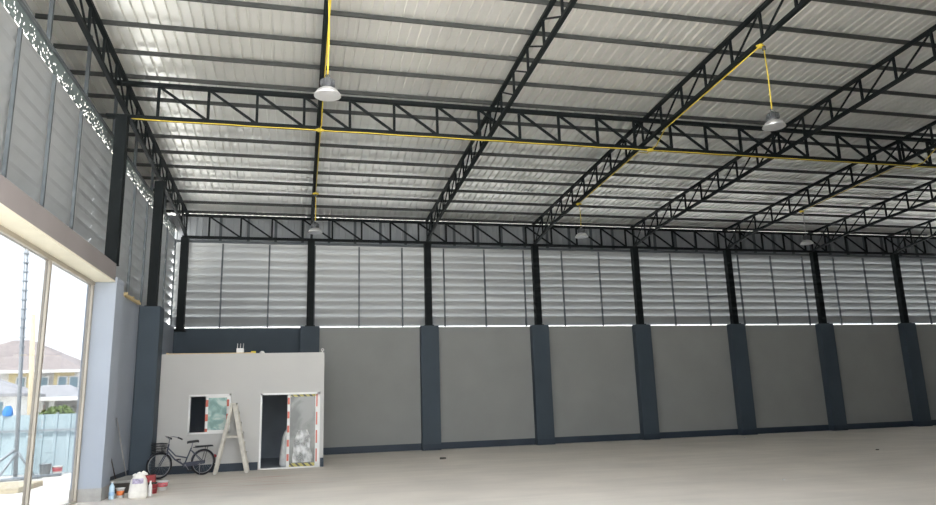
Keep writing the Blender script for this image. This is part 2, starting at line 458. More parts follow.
# side wall over the gate and beside it
XL = -3.95
yl = [10.17 + 1.473*k for k in range(-5, 10)]
sg = 'louvre panels of the side wall'
for a, b, z0, lb in ((4.1, 14.6, 4.43, 'grey louvre panel above the gate beam'), (14.6, 18.75, 4.15, 'grey louvre panel between gate column and next dark column'), (18.75, 23.80, 4.15, 'grey louvre panel of the side wall ending in the corner')):
    louvre(lb, (XL, a, 0), (0,1,0), (-1,0,0), b-a, z0, 6.97, [m-a for m in yl if a+.15 < m < b-.15], sg)
# perforated flashing above the side louvres: real small holes
mb = MB(); ny, nz = 900, 12
y_a, y_b, z_a, z_b = 4.5, 23.4, 6.97, 7.33
dy, dz = (y_b-y_a)/ny, (z_b-z_a)/nz
vv = [[mb.bm.verts.new((XL-.01, y_a+dy*i, z_a+dz*j)) for j in range(nz+1)] for i in range(ny+1)]
for i in range(ny):
    for j in range(nz):
        if j < 2 and (i % 17) > 7: continue
        if 1 < j < nz-1 and random.random() < (.10 if j < 6 else .045): continue
        mb.bm.faces.new((vv[i][j], vv[i+1][j], vv[i+1][j+1], vv[i][j+1]))
tag(mb.build('perforated_flashing', M['perf'], recalc=False), 'grey perforated metal strip speckled with daylight above side louvres', 'flashing')
tag(MB().box(XL-.04, XL+.03, 4.5, 23.4, 7.33, 7.38).build('side_head_rail', M['rail']), 'grey rail along the upper edge of the perforated strip', 'rail')
struct(MB().box(-4.78, XL-.05, 4, D+.7, 7.40, 7.44).build('trim_2', M['hwhite']), 'white eave soffit added over the side wall to shut out light', 'trim')  # soffit added to block light; white so the flashing holes look bright
struct(MB().box(-4.80, -4.77, 4, D+.7, 7.36, 8.75).build('trim_3', M['upper']), 'eave fascia over the side wall', 'trim')
plb = None
for k, y in enumerate((21.5, 19.5, 17.45, 15.4, 13.34, 11.29)):
    z1 = roofz(y) - .04
    t = tag(MB().bar((XL, y, 7.38), (XL, y, z1), .06, .06).build('eave_post', M['rail']), f'thin grey eave post on the side wall rail, {ORD[k]} from the back corner', 'post', 'eave posts over the side louvres')

# side columns
for y, z0, z1, lb in ((14.61, 4.43, 7.54, 'heavy dark steel column standing on the end of the gate beam'), (18.72, 4.14, 7.42, 'dark steel column on the blue grey pilaster behind the bicycle')):
    t = thing('side_column', lb, 'column', (-3.6, y, z0), 'steel columns of the side wall')
    mb = MB().box(-3.71, -3.49, y-.11, y-.095, z0, z1).box(-3.71, -3.49, y+.095, y+.11, z0, z1).box(-3.70, -3.50, y-.10, y+.10, z0, z1)
    mb.build('shaft', M['steel'], t)
    MB().box(-3.75, -3.49, y-.14, y+.14, z0-.015, z0+.012).build('base_plate', M['steel'], t)

# ------------------------------------------------------------------ gate
t = thing('gate_beam', 'grey concrete lintel beam over the tall glazed gate', 'beam', (-3.7, 3, 4.05))
MB().box(-3.93, -3.48, 4.0, 14.5, 4.08, 4.41).build('lintel', M['beam'], t)
MB().box(-3.93, -3.48, 4.0, 14.5, 4.05, 4.08).build('soffit', M['soffit'], t, label='cream underside of the beam')
t = thing('gate_pillar', 'pale blue grey concrete pillar at the edge of the gate', 'pillar', (-3.8, 14.8, 0))
MB().box(-3.97, -3.45, 14.5, 15.1, 0, 4.05).build('shaft', M['wall_blue'], t, .01)
MB().box(-3.93, -3.45, 14.52, 15.1, 4.05, 4.15).build('capping', M['wall_blue'], t)
MB().box(-3.975, -3.444, 14.494, 15.106, 0, .23).build('base_band', M['cement'], t, label='grey painted foot of the pillar')
struct(MB().box(-4.25, -3.45, YF, 4.6, 0, 4.05).build('wall_gate', M['wall_blue']), 'gate end wall', 'wall')
t = thing('side_pilaster', 'dark blue grey pilaster between the gate and the office', 'pilaster', (-3.6, 18.7, 0))
MB().box(-3.835, -3.35, 18.45, 19.0, 0, 4.12).build('shaft', M['pil'], t, .01)
MB().box(-3.836, -3.344, 18.444, 19.006, 0, .2).build('base_band', M['band'], t)
# glazed gate: aluminium frame with panes tinted to dim the yard
t = thing('glazed_gate', 'tall glazed gate front in slim aluminium frame, tint added to dim the yard', 'glass wall', (-3.98, 7, 0))
MB().box(-3.93, -3.83, 4.6, 14.5, 3.98, 4.05).build('head_rail', M['alu'], t)
MB().box(-3.93, -3.83, 4.6, 14.5, 0, .03).build('sill_rail', M['alu'], t)
mys = [14.46, 12.05, 8.1, 3.9, -.96]
for y in mys:
    m_ = MB().box(-3.92, -3.84, y-.035, y-.012, .03, 3.98).box(-3.92, -3.84, y+.012, y+.035, .03, 3.98).box(-3.90, -3.86, y-.02, y+.02, .03, 3.98).build('mullion', M['alu'], t)
for a, b in list(zip(mys[1:], mys))[:2]: MB().box(-3.883, -3.877, a+.035, b-.035, .03, 3.98).build('glass_pane', M['glass'], t)  # nearer unseen bays left unglazed to let more light in
o = thing('timber_batten', 'pale yellow timber strip lying on the side wall below the louvres', 'batten', (-3.8, 17.5, 4.13))
MB().bar((-3.82, 16.75, 4.155), (-3.82, 18.3, 4.155), .09, .05).build('plank', M['timber'], o)
for y in (16.85, 17.5, 18.1): MB().box(-3.87, -3.77, y, y+.05, 4.18, 4.215).build('cleat', M['timber'], o)

# ------------------------------------------------------------------ site office
F = 19.3
t = thing('site_office', 'small off white board office built into the corner', 'office', (-1.3, F, 0))
mb = MB()
dx0, dx1, dz1 = -.93, .60, 1.93
wx0, wx1, wz0, wz1 = -2.69, -1.66, .95, 1.94
def wallrect(x0, x1, z0, z1): mb.box(x0, x1, F, F+.1, z0, z1)
wallrect(-3.832, wx0, 0, 2.98); wallrect(wx0, wx1, 0, wz0); wallrect(wx0, wx1, wz1, 2.98); wallrect(wx1, dx0, 0, 2.98); wallrect(dx0, dx1, dz1, 2.98); wallrect(dx1, .70, 0, 2.98)
mb.build('front_wall', M['office'], t)
MB().box(.60, .70, F+.1, 23.27, 0, 2.98).build('side_wall', M['office'], t)
MB().box(-3.832, .60, F+.1, 23.27, 2.86, 2.95).build('roof_slab', M['cement'], t)
mb = MB().box(-3.832, dx0-.02, F-.008, F, 0, .2).box(dx1+.02, .706, F-.008, F, 0, .23).box(.70, .708, F-.008, 23.27, 0, .22)
mb.build('base_band', M['band'], t, label='dark painted skirting of the office')
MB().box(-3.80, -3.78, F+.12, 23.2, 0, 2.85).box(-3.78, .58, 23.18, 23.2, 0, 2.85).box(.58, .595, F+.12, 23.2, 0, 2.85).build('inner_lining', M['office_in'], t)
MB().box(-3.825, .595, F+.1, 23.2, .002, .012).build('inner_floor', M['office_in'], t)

win = struct(thing('window_1', 'white framed sliding office window, left half open', 'window', (-2.17, F, .95)))
mb = MB().box(wx0, wx1, F-.03, F+.06, wz0, wz0+.045).box(wx0, wx1, F-.03, F+.06, wz1-.045, wz1).box(wx0, wx0+.045, F-.03, F+.06, wz0, wz1).box(wx1-.045, wx1, F-.03, F+.06, wz0, wz1)
mb.build('window_frame', M['alu_w'], win)
s_ = MB()
sx0, sx1 = -2.27, wx1-.045
s_.box(sx0, sx0+.05, F, F+.03, wz0+.045, wz1-.045).box(sx1-.05, sx1, F, F+.03, wz0+.045, wz1-.045).box(sx0, sx1, F, F+.03, wz0+.045, wz0+.09).box(sx0, sx1, F, F+.03, wz1-.09, wz1-.045)
sash = s_.build('sash', M['alu_w'], win)
def sub(mb, name, m, par, root):
    o = mb.build(name, m); o.parent = par; o.location = (0,0,0); return o
sub(MB().box(sx0+.05, sx1-.05, F+.01, F+.018, wz0+.09, wz1-.09), 'glass_pane', M['pane_g'], sash, win)
sub(MB().box(sx0-.01, sx0+.055, F-.004, F, wz0+.05, wz1-.05).box(sx1-.06, sx1-.003, F-.004, F, wz0+.05, wz1-.05), 'hazard_tape', M['tape_red'], sash, win)

dor = struct(thing('door_1', 'white framed sliding office door, left half open, glass leaf taped', 'door', (-.17, F, 0)))
mb = MB().box(dx0, dx0+.05, F-.03, F+.06, 0, dz1).box(dx1-.05, dx1, F-.03, F+.06, 0, dz1).box(dx0, dx1, F-.03, F+.06, dz1-.05, dz1).box(dx0, dx1, F-.03, F+.06, 0, .03)
mb.build('door_frame', M['alu_w'], dor)
lx0, lx1 = -.24, dx1-.05
mb = MB().box(lx0, lx0+.07, F, F+.035, .03, dz1-.05).box(lx1-.07, lx1, F, F+.035, .03, dz1-.05).box(lx0, lx1, F, F+.035, .03, .11).box(lx0, lx1, F, F+.035, dz1-.1, dz1-.05)
leaf = mb.build('door_leaf', M['alu_w'], dor)
sub(MB().box(lx0+.07, lx1-.07, F+.012, F+.02, .11, dz1-.1), 'glass_pane', M['pane_s'], leaf, dor)
sub(MB().box(lx0+.005, lx0+.06, F-.004, F, .04, dz1-.06), 'hazard_tape', M['tape_red'], leaf, dor)
sub(MB().box(lx1-.05, lx1-.015, F-.004, F, .04, dz1-.06), 'hazard_tape', M['tape_red_thin'], leaf, dor)
sub(MB().box(lx0+.075, lx1-.075, F-.004, F, .035, .12).box(lx0+.075, lx1-.075, F-.004, F, dz1-.11, dz1-.055), 'caution_tape', M['tape_yel'], leaf, dor)
# crinkled clear plastic hanging on the leaf
mb = MB(); nx, nzz = 14, 20
g = []
for i in range(nx+1):
    row = []
    for j in range(nzz+1):
        a, b = i/nx, j/nzz
        wdt = .24 - .10*max(0, b-.45) + .018*math.sin(b*11)
        x = .155 + (a-.5)*2*wdt*(1-.25*b*b) + .012*math.sin(b*9)
        row.append(mb.bm.verts.new((x, F-.012 - .035*math.sin(a*PI)*(1-b*.6) - .012*math.sin(a*23+b*7), .14 + b*.82)))
    g.append(row)
for i in range(nx):
    for j in range(nzz): mb.bm.faces.new((g[i][j], g[i+1][j], g[i+1][j+1], g[i][j+1])).smooth = True
sub(mb, 'plastic_sheet', M['plastic_film'], leaf, dor)

# bulky white wrapped sack just inside the doorway
def lump(name, m, c, rx, ry, h, parent=None, seed=1, neck=.3, n=20):
    rnd = random.Random(seed); ph = [rnd.uniform(0, 6.28) for _ in range(6)]
    prof = [(0, 0), (.82, .0), (.98, .08), (1.0, .25), (.95, .5), (.82, .75), (.60, .9), (neck, 1.0), (0, 1.02)]
    mb = MB(); rings = []
    for i, (r_, z) in enumerate(prof):
        ring = []
        for k in range(n):
            a = 2*PI*k/n
            wv = 1 + .06*math.sin(3*a+ph[0]+z*4) + .04*math.sin(5*a+ph[1]-z*6)
            ring.append(mb.bm.verts.new((c[0]+rx*r_*wv*math.cos(a), c[1]+ry*r_*wv*math.sin(a), c[2]+h*z)))
        rings.append(ring)
    for A, B in zip(rings, rings[1:]):
        for k in range(n): mb.bm.faces.new((A[k], A[(k+1)%n], B[(k+1)%n], B[k])).smooth = True
    return mb
tag(lump('bag', None, (-.17, F+.36, .012), .24, .2, 1.0, seed=5, neck=.25).build('plastic_bag', M['plastic']), 'white plastic bag standing just inside the office doorway', 'bag')

# things lying on the office roof edge
zr = 2.98
o = thing('roof_plank', 'thin timber plank lying along the office roof edge', 'plank', (-2.2, F+.08, zr))
MB().bar((-3.3, F+.06, zr+.012), (-1.15, F+.06, zr+.012), .08, .024).build('board', M['timber'], o)
MB().box(-3.3, -3.26, F+.02, F+.1, zr+.024, zr+.04).build('end_cleat', M['timber'], o)
o = thing('junction_tray', 'white box with upright wires sticking up on the office roof', 'box', (-1.49, F+.15, zr))
MB().box(-1.58, -1.40, F+.02, F+.2, zr+.024, zr+.14).build('body', M['white_p'], o, .005)
for q in (-1.565, -1.49, -1.415): MB().tube([(q, F+.1, zr+.14), (q+.005, F+.1, zr+.27)], .009, 6).build('wire_end', M['white_p'], o)
tag(MB().box(-1.21, -1.09, F+.03, F+.12, zr+.0, zr+.06).build('yellow_block', M['yellow'], None, .008), 'small yellow block on the office roof edge', 'block')
tag(lump('c', None, (-.93, F+.2, 2.95), .07, .06, .10, seed=3, neck=.4, n=12).build('crumpled_paper', M['white_p']), 'small white crumpled scrap on the office roof', 'scrap')
o = thing('corner_eyelet', 'small white ring bolt on the office roof corner', 'bolt', (.65, F+.05, zr))
MB().tube([(.65, F+.05, zr), (.65, F+.05, zr+.04)], .014, 8).build('stem', M['alu_w'], o)
MB().torus((.65, F+.05, zr+.07), .03, .011, 16, 6).build('ring', M['alu_w'], o)

# ------------------------------------------------------------------ step ladder (seen side-on)
t = thing('step_ladder', 'weathered white wooden folding ladder opened in front of the office window', 'ladder', (-1.55, 18.75, 0))
apx = (-1.555, 1.68)
Lf, Rf = (-1.93, 0), (-1.17, 0)
for y in (18.62, 18.98):
    MB().bar((Lf[0], y, 0), (apx[0]-.02, y, apx[1]), .05, .075, (1,0,0)).build('prop_leg', M['ladder'], t, .004)
    MB().bar((Rf[0], y, 0), (apx[0]+.03, y, apx[1]), .05, .10, (1,0,0)).build('rail', M['ladder'], t, .004)
    MB().bar((-1.75, y-.03, .88), (-1.37, y-.03, .88), .02, .045).build('spreader', M['ladder'], t)
for k in range(6):
    f = .14 + k*.145
    x = Rf[0] + (apx[0]+.03-Rf[0])*f; z = apx[1]*f
    MB().box(x-.055, x+.075, 18.62, 18.98, z-.015, z+.015).build('step', M['ladder'], t)
MB().box(apx[0]-.06, apx[0]+.08, 18.58, 19.02, 1.665, 1.70).build('top_cap', M['ladder'], t, .005)
for f in (.3, .62):
    x = Lf[0] + (apx[0]-.02-Lf[0])*f
    MB().bar((x, 18.62, 1.68*f), (x, 18.98, 1.68*f), .04, .04).build('prop_rung', M['ladder'], t)

# ------------------------------------------------------------------ bicycle (modelled along +x = rear, then turned)
bk = thing('bicycle', 'old silver blue city bicycle with black basket by the office wall', 'bicycle', (0,0,0))
R_ = .285
FH, RH = Vector((0, 0, R_+.02)), Vector((1.07, 0, R_+.02))
def wheel(c):
    w = MB().torus(c, R_, .022, 40, 8).build('tyre', M['tyre'], bk)
    w.name = 'wheel'
    sub(MB().torus(c, R_-.028, .011, 36, 6), 'rim', M['chrome'], w, bk)
    sp = MB()
    for k in range(18):
        a = 2*PI*k/18
        sp.tube([c + Vector((.02*math.cos(a+1), (-1)**k*.025, .02*math.sin(a+1))), c + Vector(((R_-.03)*math.cos(a), 0, (R_-.03)*math.sin(a)))], .0018, 4)
    sub(sp, 'spokes', M['chrome'], w, bk)
    sub(MB().lathe([(.022, -.035), (.022, .035)], c, 10, 'y'), 'hub', M['chrome'], w, bk)
wheel(FH); wheel(RH)
BBk = Vector((.60, 0, .27)); HT, HB = Vector((.20, 0, .78)), Vector((.17, 0, .60)); ST = Vector((.76, 0, .66))
mb = MB()
mb.tube([HT, HB], .022).tube([HB+Vector((.01,0,.02)), Vector((.36,0,.42)), BBk], .019).tube([HB+Vector((.012,0,.10)), Vector((.38,0,.50)), BBk+(ST-BBk)*.42], .016).tube([BBk, ST], .018)
for s in (-1, 1):
    mb.tube([BBk+Vector((0,s*.03,0)), RH+Vector((0,s*.06,0))], .011).tube([ST+Vector((0,s*.02,-.06)), RH+Vector((0,s*.06,0))], .01)
mb.build('frame', M['bike'], bk)
mb = MB()
for s in (-1, 1): mb.tube([HB+Vector((0,s*.035,-.02)), Vector((.10,s*.045,.48)), FH+Vector((0,s*.045,0))], .012)
mb.tube([HB+Vector((0,-.05,-.02)), HB+Vector((0,.05,-.02))], .016)
mb.build('fork', M['bike'], bk)
mb = MB().tube([HT, HT+Vector((.012,0,.12))], .013)
hb = HT+Vector((.012,0,.12))
for s in (-1, 1): mb.tube([hb, hb+Vector((-.03,s*.10,.045)), hb+Vector((-.01,s*.22,.06)), hb+Vector((.09,s*.28,.03)), hb+Vector((.17,s*.29,-.01))], .011)
hbar = mb.build('handlebar', M['chrome'], bk)
for s in (-1, 1): sub(MB().tube([hb+Vector((.07,s*.275,.038)), hb+Vector((.18,s*.292,-.015))], .018), 'grip', M['blackp'], hbar, bk)
# basket of wire
mb = MB()
def bring(z, f):
    c = Vector((-.03, 0, z)); q = [Vector((-.13*f,-.16*f,0)), Vector((.13*f,-.16*f,0)), Vector((.13*f,.16*f,0)), Vector((-.13*f,.16*f,0))]
    return [c+v for v in q]
zs = [.57, .63, .69, .75, .81]
for j, z in enumerate(zs):
    q = bring(z, .78+.05*j); mb.tube(q+[q[0]], .0055 if j < 4 else .009, 5)
for e in range(4):
    for k in range(8):
        a = bring(zs[0], .78); b = bring(zs[-1], .98)
        mb.tube([a[e].lerp(a[(e+1)%4], k/8), b[e].lerp(b[(e+1)%4], k/8)], .0045, 4)
for k in range(7):
    a = bring(zs[0], .78); mb.tube([a[0].lerp(a[1], k/6), a[3].lerp(a[2], k/6)], .0045, 4)
mb.tube([Vector((.10,0,.70)), HT+Vector((0,0,-.06))], .01, 6)
mb.build('basket', M['blackp'], bk)
mb = MB().tube([ST, ST+Vector((.03,0,.12))], .012)
mb.build('seat_post', M['chrome'], bk)
sd = ST+Vector((.03,0,.13)); mb = MB(); rings = []
for (x, wd, h) in ((-.14,.02,.0), (-.08,.032,.012), (0,.055,.015), (.07,.09,.02), (.12,.085,.022), (.14,.04,.01)):
    rings.append([mb.bm.verts.new(sd+Vector((x, wd*math.cos(a), h+.03*math.sin(a)))) for a in [2*PI*k/12 for k in range(12)]])
for A, B in zip(rings, rings[1:]):
    for k in range(12): mb.bm.faces.new((A[k], A[(k+1)%12], B[(k+1)%12], B[k])).smooth = True
mb.bm.faces.new(rings[0]); mb.bm.faces.new(rings[-1])
mb.build('saddle', M['blackp'], bk)
mb = MB()
for s in (-1, 0, 1): mb.tube([Vector((.83,s*.055,.66)), Vector((1.30,s*.055,.67))], .008, 6)
for x in (.85, 1.0, 1.15, 1.29): mb.tube([Vector((x,-.06,.665)), Vector((x,.06,.665))], .007, 6)
for s in (-1, 1): mb.tube([Vector((1.15,s*.055,.66)), RH+Vector((0,s*.06,0))], .007, 6)
rk = mb.build('rear_rack', M['blackp'], bk)
sub(MB().box(.88, 1.28, -.06, .06, .675, .70), 'rack_pad', M['blackp'], rk, bk)
def fender(c, a0, a1):
    mb = MB(); A = []
    for k in range(19):
        a = a0+(a1-a0)*k/18; d = Vector((math.cos(a), 0, math.sin(a)))
        A.append([mb.bm.verts.new(c+d*(R_+.035-(abs(w_)*.4)) + Vector((0,w_,0))) for w_ in (-.032,-.015,.015,.032)])
    for p, q in zip(A, A[1:]):
        for k in range(3): mb.bm.faces.new((p[k], p[k+1], q[k+1], q[k])).smooth = True
    mb.build('fender', M['bike'], bk)
fender(FH, .3, 2.6); fender(RH, -.2, 2.9)
mb = MB().prism([(.56,-.05,.33),(.56,-.05,.22),(1.1,-.05,.27),(1.1,-.05,.35)], (0,.012,0)); mb.build('chain_guard', M['bike'], bk)
mb = MB().lathe([(.02,-.07),(.02,.07)], BBk, 10, 'y').tube([BBk+Vector((0,-.07,0)), BBk+Vector((.09,-.075,-.13))], .01).tube([BBk+Vector((0,.07,0)), BBk+Vector((-.09,.075,.13))], .01)
cr = mb.build('crank', M['chrome'], bk)
sub(MB().box(.65,.74,-.17,-.08,.125,.155), 'pedal', M['blackp'], cr, bk)
sub(MB().box(.46,.55,.08,.17,.385,.415), 'pedal', M['blackp'], cr, bk)
MB().tube([Vector((.95,-.07,.29)), Vector((.92,-.16,.02))], .01, 6).build('kickstand', M['chrome'], bk)
mb = MB().lathe([(.035,0),(.045,.04)], (0,0,0), 12, 'y')
mb.build('rear_reflector', M['red'], bk).location = (1.385, 0, .42)
bk.location = (-3.12, 18.2, 0); bk.rotation_euler = (0, 0, math.atan2(.60, .93))

# ------------------------------------------------------------------ pile of stuff at the pillar
o = thing('cement_sack', 'full white woven sack slumped beside the gate pillar', 'sack', (-2.84, 14.6, 0))
mb = lump('s', None, (-2.84, 14.62, 0), .165, .12, .44, seed=11, neck=.42)
mb.build('sack_body', M['sack'], o)
mb = MB()
for k, (dx, dz, l) in enumerate(((-.07,.42,.05), (.0,.445,.05), (.07,.44,.07), (.10,.43,.06))):
    mb.lathe([(.0,0),(.05,.01),(.045,.04),(.025,l),(0,l+.01)], (-2.84+dx, 14.62, dz-.03), 10)
mb.build('gathered_top', M['sack'], o)
mb = MB(); n = 9
A = [mb.bm.verts.new((-2.84+.14*math.sin(a), 14.62-.128*math.cos(a)-.006, z)) for z in (.27, .36) for a in [(-.75+1.5*k/(n-1)) for k in range(n)]]
for k in range(n-1): mb.bm.faces.new((A[k], A[k+1], A[n+k+1], A[n+k])).smooth = True
mb.build('printed_band', M['print_'], o, label='faded purple print across the sack')
o = thing('water_bottle', 'clear blue plastic water bottle at the foot of the gate pillar', 'bottle', (-3.32, 14.72, 0))
MB().lathe([(.045,0),(.052,.02),(.05,.12),(.047,.15),(.05,.18),(.048,.22),(.02,.275),(.018,.29)], (-3.32,14.72,0), 16).build('bottle_body', M['bottle'], o)
MB().lathe([(.02,.29),(.02,.312)], (-3.32,14.72,0), 12).build('cap', M['white_p'], o)
MB().lathe([(.0515,.07),(.0515,.13)], (-3.32,14.72,0), 16).build('bottle_label', M['label_b'], o)
def pail(name, lb, cat, c, r0, r1, h, body, band=None, bandm=None, handle=True):
    o = thing(name, lb, cat, c)
    c = Vector(c)
    MB().lathe([(r0,0),(r1,h),(r1+.012,h),(r1+.012,h+.012),(r1-.008,h+.012),(r0-.008,.012),(0,.012)], c, 22).build('pail_body', body, o)
    if band: 
        f = lambda z: r0+(r1-r0)*z/h+.002
        MB().lathe([(f(band[0]),band[0]),(f(band[1]),band[1])], c, 22).build('printed_band', bandm, o)
    if handle: MB().tube([c+Vector(((r1+.012)*math.cos(a), -(r1+.02)*.25*0-.0, h-.01)) + Vector((0,-(r1+.01)*math.sin(a)*.9,-.05*math.sin(a))) for a in [PI*k/10 for k in range(11)]], .004, 6).build('handle', M['chrome'], o)
    return o
pail('paint_cup', 'small white tub with orange print next to the water bottle', 'tub', (-3.20, 14.85, 0), .055, .07, .17, M['white_p'], (.05,.13), M['orange'], False)
pail('white_bucket', 'white bucket with red print and red rim, farthest from the gate pillar', 'bucket', (-2.62, 15.78, 0), .085, .105, .17, M['white_p'], (.07,.15), M['pinkred'])
pail('paint_tin', 'dark paint tin between the sack and the white bucket', 'tin', (-2.78, 15.55, 0), .09, .09, .17, M['dirt'], (.04,.1), M['cement'])
pail('red_tub', 'small dull red tub in front of the dark paint tin', 'tub', (-2.70, 15.3, 0), .06, .075, .15, M['red'])
o = thing('glue_bottle', 'slim white bottle standing against the sack', 'bottle', (-2.70, 14.85, 0))
MB().lathe([(.034,0),(.036,.02),(.034,.2),(.016,.23),(.016,.25)], (-2.68,14.85,0), 14).build('bottle_body', M['white_p'], o)
MB().lathe([(.019,.25),(.017,.28)], (-2.68,14.85,0), 12).build('cap', M['white_p'], o)
o = thing('red_stool', 'low dull red plastic stool behind the sack', 'stool', (-2.88, 15.85, 0))
MB().box(-3.02,-2.78,15.75,15.99,.27,.30).build('seat', M['red'], o, .01)
MB().box(-3.01,-2.79,15.76,15.78,.12,.27).build('apron', M['red'], o)
for x in (-3.0,-2.8):
    for y in (15.77,15.97): MB().bar((x,y,.0),(x*.99-.03,y,.27),.03,.03).build('leg', M['red'], o)
o = thing('cement_slab', 'grey cement slab lying on dark blocks against the side wall', 'slab', (-3.4, 15.9, 0))
MB().bar((-3.35,15.6,.22),(-3.25,16.7,.22),.5,.05).build('slab_top', M['cement'], o, .006)
MB().box(-3.52,-3.2,15.65,15.85,0,.195).build('block', M['dirt'], o)
MB().box(-3.45,-3.12,16.4,16.6,0,.195).build('block', M['dirt'], o)
o = thing('broom', 'thin grey broom stick leaning on the side wall', 'broom', (-3.6, 16.9, 0))
MB().tube([(-3.5,16.85,.06),(-3.83,16.95,1.45)], .013, 8).build('stick', M['rod'], o)
MB().prism([(-3.62,16.72,.0),(-3.40,16.72,.0),(-3.45,16.79,.12),(-3.55,16.79,.12)], (0,.14,0)).build('brush', M['dirt'], o)
o = thing('iron_rod', 'dark iron rod leaning on the side wall next to the broom', 'rod', (-3.7, 17.3, 0))
MB().tube([(-3.68,16.5,.25),(-3.84,16.35,1.0)], .012, 8).tube([(-3.68,16.5,.25),(-3.62,16.57,.0)], .012, 8).build('shaft', M['dirt'], o)
# scraps on the floor
def scrap(name, lb, c, s, m):
    rnd = random.Random(int(c[0]*100)); mb = MB()
    mb.prism([(c[0]+s*math.cos(a)*rnd.uniform(.5,1), c[1]+s*math.sin(a)*rnd.uniform(.5,1), 0) for a in [0,.9,1.9,2.8,3.9,5.0]], (0,0,s*.35))
    tag(mb.build(name, m), lb, 'scrap')
scrap('floor_scrap', 'dark scrap on the floor in front of the first clear pilaster', (3.98, 19.75), .12, M['dirt'])
scrap('floor_scrap', 'tiny pale chip in the middle of the open floor', (8.66, 11.5), .04, M['white_p'])
scrap('floor_scrap', 'small dark chip on the floor toward the far end', (14.7, 15.65), .06, M['dirt'])
scrap('floor_scrap', 'pale crumb on the floor below the fourth clear pilaster', (15.18, 21.9), .09, M['white_p'])

# ------------------------------------------------------------------ conduits and bowl lamps
YT, ZB = 14.75, 7.54
def conduit(lb, pts, m, r=.013, grp='yellow conduits'):
    return tag(MB().tube(pts, r, 8).build('conduit', m), lb, 'conduit', grp)
conduit('long yellow conduit strapped under the mid roof lattice truss', [(-3.45, YT-.07, ZB-.015)] + [(-3.4+k*.8, YT-.07, ZB-.02-.008*(k%2)) for k in range(1, 32)], M['conduit'])
def boxx(c, lb):
    o = thing('junction_box', lb, 'junction box', c, 'yellow junction boxes')
    MB().lathe([(.0,-.03),(.055,-.03),(.055,.03),(.0,.03)], c, 14, smooth=False).build('body', M['conduit'], o)
    MB().box(c[0]-.085, c[0]+.085, c[1]-.02, c[1]+.02, c[2]-.02, c[2]+.02).build('sleeve', M['conduit'], o)
    return o
def lamp(c, ztop, zb, lb, cordm):
    o = thing('bowl_lamp', lb, 'lamp', (c[0], c[1], zb), 'high bay bowl lamps')
    x, y = c
    P = Vector((x, y, zb))
    MB().lathe([(.205,0),(.202,.015),(.15,.085),(.10,.12),(.09,.12),(.145,.08),(.195,.012),(.2,-.004)], P, 32).build('reflector', M['bowl'], o)
    MB().lathe([(.0,.075),(.12,.07),(.185,.018),(.183,.012),(.115,.06),(0,.066)], P, 32).build('lens', M['diff'], o)
    fm = MB().lathe([(.10,.12),(.10,.14),(.10,.25),(.06,.28),(.03,.30),(0,.30)], P, 24)
    for k in range(16):
        a = 2*PI*k/16; d = Vector((math.cos(a), math.sin(a), 0))
        fm.bar(P+d*.105+Vector((0,0,.16)), P+d*.105+Vector((0,0,.245)), .012, .02)
    fm.build('lamp_body', M['lamp_body'], o)
    MB().torus(P+Vector((0,0,.33)), .028, .008, 14, 6).build('hook', M['lamp_body'], o)
    MB().tube([P+Vector((0,0,.35)), P+Vector((.012,0,(ztop-zb)*.6)), Vector((x, y, ztop))], .012, 8).build('cord', cordm, o)
    MB().tube([Vector((x,y,ztop+.04)), Vector((x,y,ztop-.03))], .035, 8).build('ceiling_hook', M['lamp_body'], o)
    return o
under = lambda y: lowz(y) - .02
specs = [(1, 10.04, 6.20, 'silver bowl lamp hanging nearest, in front of the mid roof truss', 'c', 19.3, 6.30, 'small silver bowl lamp hanging before the louvres right of the office', 'faded'),
         (3, 10.30, 6.34, 'silver bowl lamp on a long yellow cord, second nearest', 'c', 19.3, 6.38, 'small grey bowl lamp hanging before the middle of the wall head truss', 'd'),
         (5, 10.2, 6.34, 'x', 'c', 19.2, 6.33, 'dim grey bowl lamp hanging farthest from the office', 'd')]
boxlab = {1: 'on the nearest lamp line', 3: 'on the middle lamp line', 5: 'on the farthest lamp line'}
for i, ya, za, la, ca, yb, zb, lb, cb in specs:
    x = colx(i)
    boxx((x, YT-.09, ZB-.03), f'yellow junction box under the mid roof truss {boxlab[i]}')
    cm = M['conduit'] if i < 5 else M['conduit_d']
    # far branch, from the crossing to the lamp near the back wall
    pts = [(x, YT-.09, ZB-.03), (x+.03, YT+.12, ZB-.03), (x+.03, YT+.55, under(YT+.55))] + [(x+.03, y, under(y)) for y in (16.5, 18, yb)]
    conduit(f'yellow conduit from the mid truss to the back wall, {boxlab[i]}', pts, cm, .012)
    boxx((x+.03, yb, under(yb)-.01), f'yellow junction box near the back wall {boxlab[i]}')
    lamp((x+.03, yb-.05), under(yb)-.085, zb, lb, cm if i < 5 else M['rod'])
    # near branch
    pts = [(x, YT-.09, ZB-.03), (x+.03, YT-.35, ZB-.01), (x+.03, YT-.8, under(YT-.8))] + [(x+.03, y, under(y)) for y in (12.8, 11.5, ya)]
    conduit(f'yellow conduit from the mid truss towards the front, {boxlab[i]}', pts, M['conduit'], .012)
    if i < 5:
        boxx((x+.03, ya+.02, under(ya)-.01), f'yellow junction box over the {"nearest" if i == 1 else "second nearest"} bowl lamp')
        lamp((x-.01 if i == 1 else x+.05, ya-.04), under(ya)-.085, za, la, M['conduit'])

